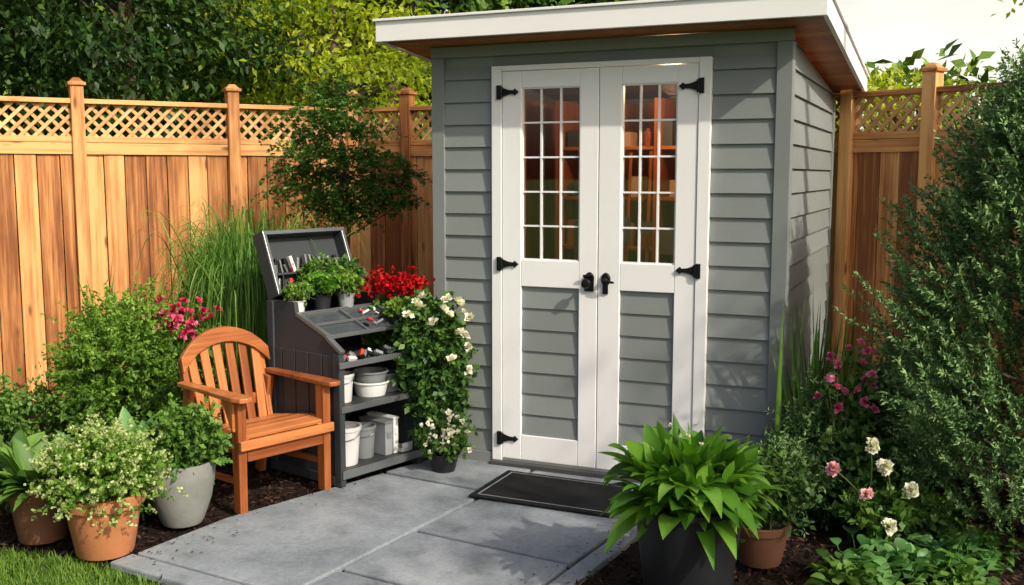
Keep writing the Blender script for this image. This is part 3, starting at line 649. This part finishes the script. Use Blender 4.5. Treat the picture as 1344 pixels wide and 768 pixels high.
b.obj('trunk_and_branches',[M_bark],r,smooth=True)

r=root('rose_bush',(1.50,4.45,0)); b=MB()
heads=[(-.06,.12,.72),(.0,.09,.76),(.06,.07,.70),(-.08,.07,.62),(.03,.05,.60),(-.02,.12,.66),(.09,.09,.62),(-.12,.09,.54),(-.05,.02,.51),(.06,-.01,.54),(.12,.07,.74),(-.02,.07,.57),(.03,.02,.80),(.08,-.02,.66),(-.1,0,.66)]
for h in heads: limb(b,(random.gauss(0,.04),.05,0),h,.006,.003,.06)
F=FO(); H=np.array(heads); base_=H*[.3,.3,0.0]; D_=H-base_
F.plume(base_,D_,np.linalg.norm(D_,axis=1),40,.045,.028,0,.9,.1); F.obj('leaves',G_mid,r)
shrub(r,'foliage',G_dark,(0.0,0.05,.20),(.26,.18,.18),320,14,.045,.028,.14); shrub(r,'foliage_front',G_mid,(.15,-.22,.09),(.26,.16,.09),220,13,.045,.03,.10)
H=np.array(heads); flowers(r,'pink_blossoms',P_pink,np.concatenate([H+[0,-.05,.01],H[::3]+[.03,-.06,-.02]]),.032,16,.75)
W=np.array([(-.04,-.42,.455),(.02,-.42,.37),(.13,-.42,.27),(.03,-.46,.13)]); flowers(r,'white_blossoms',P_white,np.concatenate([W,W,W]),.038,36,.8,np.tile([[-.2,-.8,.5]],(12,1))+rng.normal(0,.4,(12,3)))
Bl=np.array([(-.19,-.42,.36),(-.06,-.44,.26)]); flowers(r,'blush_blossoms',P_blush,np.concatenate([Bl,Bl,Bl]),.034,24,.75,np.tile([[-.2,-.8,.5]],(6,1))+rng.normal(0,.4,(6,3)))
for w in list(W)+list(Bl): limb(b,(.05,-.05,0),w,.005,.003,.05)
b.obj('canes',[M_stem],r)
r=root('tall_spiky_plant',(1.42,4.66,0)); n=90; F=FO(); F.blades(rng.normal(0,.06,(n,3))*[1,1,0],rng.normal(0,.10,(n,3))*[1,1,0]+[0.02,0,1],rng.uniform(.5,1.15,n),rng.uniform(.018,.032,n),.04,6,.2); F.obj('blades',G_mid,r)
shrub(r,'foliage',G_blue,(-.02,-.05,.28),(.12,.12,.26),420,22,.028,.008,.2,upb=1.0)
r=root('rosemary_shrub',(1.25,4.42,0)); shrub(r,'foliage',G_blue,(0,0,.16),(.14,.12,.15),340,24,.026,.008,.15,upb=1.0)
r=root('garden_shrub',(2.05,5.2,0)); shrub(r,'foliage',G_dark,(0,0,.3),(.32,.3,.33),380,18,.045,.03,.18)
for (x,y,s,mt) in((1.50,3.86,1.0,G_broad),(1.28,3.74,.8,G_mid),(1.80,3.95,1.0,G_broad),(1.70,3.72,.8,G_mid),(1.95,4.1,.8,G_mid)):
    r=root('ground_cover_plant',(x,y,0)); n=110; az,el,D_=fan(n,20,80)
    F=FO(); F.blades(rng.normal(0,.07*s,(n,3))*[1,1,0],D_,rng.uniform(.10,.22,n)*s,rng.uniform(.05,.08,n)*s,.5,8,.15,pf2); F.obj('leaves',mt,r,smooth=True)

# ------------------------------------------------------------------ background trees
def tree(name,x,y,h,cr,z0,ncl,per,leaf,mat,sig=.32,off=(0,0)):
    r=root(name,(x,y,0)); b=MB(); ox,oy=off; b.tube([(0,0,-.05),(.05+ox*.2,oy*.2,h*.3),(ox*.6-.05,.05+oy*.6,h*.6),(ox,oy,h*.92)],[.13,.11,.06,.02],9)
    q,d=sph(ncl); k=rng.uniform(.35,1,(ncl,1))**.6; C=q*k*[cr,cr,(h-z0)/2]*(1+rng.normal(0,.12,(ncl,1)))+[ox,oy,(z0+h)/2]
    for i in range(0,ncl,max(1,ncl//22)): limb(b,(ox*.6,oy*.6,max(.6,min(h*.85,C[i,2]-cr*.45))),C[i],.026,.008,.06)
    P=np.repeat(C,per,0)+rng.normal(0,1,(ncl*per,3))*[sig,sig,sig*.35]; out=np.repeat(nrm(C-[ox,oy,(z0+h)/2]),per,0)
    Dd=rng.normal(0,.8,(len(P),3))+out*.7+[0,0,-.35]; rn=np.clip(np.repeat(rng.random(ncl),per)*.65+rng.random(len(P))*.35,0,1)
    F=FO(); F.leaves(P,Dd,rng.normal(0,.6,(len(P),3))+[0,0,1],leaf*rng.uniform(.7,1.3,len(P)),leaf*.5,rn); F.obj('crown',mat,r); b.obj('trunk_and_limbs',[M_bark],r,smooth=True)
tree('shade_tree',-5.4,9.8,6.0,2.1,1.6,140,140,.10,G_shade)
tree('shade_tree',-3.85,10.4,5.6,1.5,1.7,110,140,.10,G_shade)
tree('shade_tree',-1.95,11.4,3.9,1.25,1.7,60,120,.09,G_lime_backlit,.28)
tree('shade_tree',-1.6,13.2,6.6,2.0,3.0,80,110,.12,G_back)
tree('shade_tree',6.9,11.6,6.5,1.3,1.2,50,110,.10,G_lime_backlit)
tree('shade_tree',4.7,12.5,2.8,1.2,.8,40,110,.10,G_lime_backlit,.25)
tree('unseen_dapple_tree',4.6,2.5,7.4,1.35,4.9,30,60,.11,G_mid,.22,(-1.8,1.1))  # out-of-view tree added to cast broken shade on the back fence
tree('unseen_dapple_tree',5.2,-.2,5.6,.9,3.9,13,45,.10,G_mid,.16,(-.9,.35))  # sparse unseen crown added to dapple the patio by the mat
F=FO(); n=46000; x=rng.uniform(-16,4,n); y=rng.uniform(14,18,n); top=5.2+.9*np.sin(x*.9)+.5*np.sin(x*2.3+1); z=rng.uniform(0,1,n)*top
F.leaves(np.stack([x,y,z],1),rng.normal(0,1,(n,3)),rng.normal(0,.7,(n,3))+[0,-.3,1],rng.uniform(.2,.38,n),rng.uniform(.12,.2,n),np.clip(.5+.3*np.sin(x*3+z*2)+rng.normal(0,.2,n),0,1))
n=12000; x=rng.uniform(3,18,n); y=rng.uniform(14,18,n); z=rng.uniform(0,1,n)*(2.7+.6*np.sin(x*1.3)+np.clip(x-8,0,4)*.8)
F.leaves(np.stack([x,y,z],1),rng.normal(0,1,(n,3)),rng.normal(0,.7,(n,3))+[0,-.3,1],rng.uniform(.2,.35,n),rng.uniform(.1,.18,n),np.clip(.8+rng.normal(0,.2,n),0,1))
F.obj('distant_trees',G_back)

# ------------------------------------------------------------------ light, world, camera
el=math.radians(37); az=np.array([.68,-.733]); az=az/np.linalg.norm(az)
sd=Vector((az[0]*math.cos(el),az[1]*math.cos(el),math.sin(el)))
sl=bpy.data.lights.new('sun','SUN'); sl.energy=4.5; sl.angle=math.radians(.8); sl.color=(1,.91,.75)
so=link(bpy.data.objects.new('sun',sl)); so.rotation_euler=(-sd).to_track_quat('-Z','Y').to_euler(); so.location=(5,-3,6)
w=bpy.data.worlds.new('World'); SC.world=w; w.use_nodes=True; nt=w.node_tree; N=nt.nodes; L=nt.links; bg=N['Background']; sky=N.new('ShaderNodeTexSky'); sky.sky_type='NISHITA'; sky.sun_disc=False
sky.sun_elevation=el; sky.sun_rotation=math.atan2(sd.x,sd.y); sky.dust_density=6.0; sky.air_density=1.0; sky.ozone_density=.5; bg.inputs[1].default_value=.15
tc=N.new('ShaderNodeTexCoord').outputs['Generated']; dp=N.new('ShaderNodeVectorMath'); dp.operation='DOT_PRODUCT'; dv=Vector((.55,.80,.20)).normalized(); dp.inputs[1].default_value=dv; L.new(tc,dp.inputs[0])
mr=N.new('ShaderNodeMapRange'); mr.interpolation_type='SMOOTHSTEP'; mr.inputs[1].default_value=.60; mr.inputs[2].default_value=.92; L.new(dp.outputs['Value'],mr.inputs[0])
cn=noise(nt,tc,3.0,6,.55,(1,1,2.5)); cm=ramp(nt,cn,[(.25,(.5,)*3),(.55,(1,1,1))]); ms=math_(nt,'MULTIPLY',cm,mr.outputs[0])
mx=N.new('ShaderNodeMix'); mx.data_type='RGBA'; L.new(ms,mx.inputs[0]); L.new(sky.outputs[0],mx.inputs[6]); mx.inputs[7].default_value=(7.6,7.5,6.6,1); L.new(mx.outputs[2],bg.inputs[0])
cam=bpy.data.cameras.new('camera'); co=link(bpy.data.objects.new('camera',cam)); co.location=(0,0,1.55); co.rotation_euler=(math.radians(90-6.6),0,0); cam.sensor_width=36; cam.lens=35.68; cam.clip_end=600
SC.camera=co
SC.view_settings.view_transform='Standard'; SC.view_settings.look='None'; SC.view_settings.exposure=0
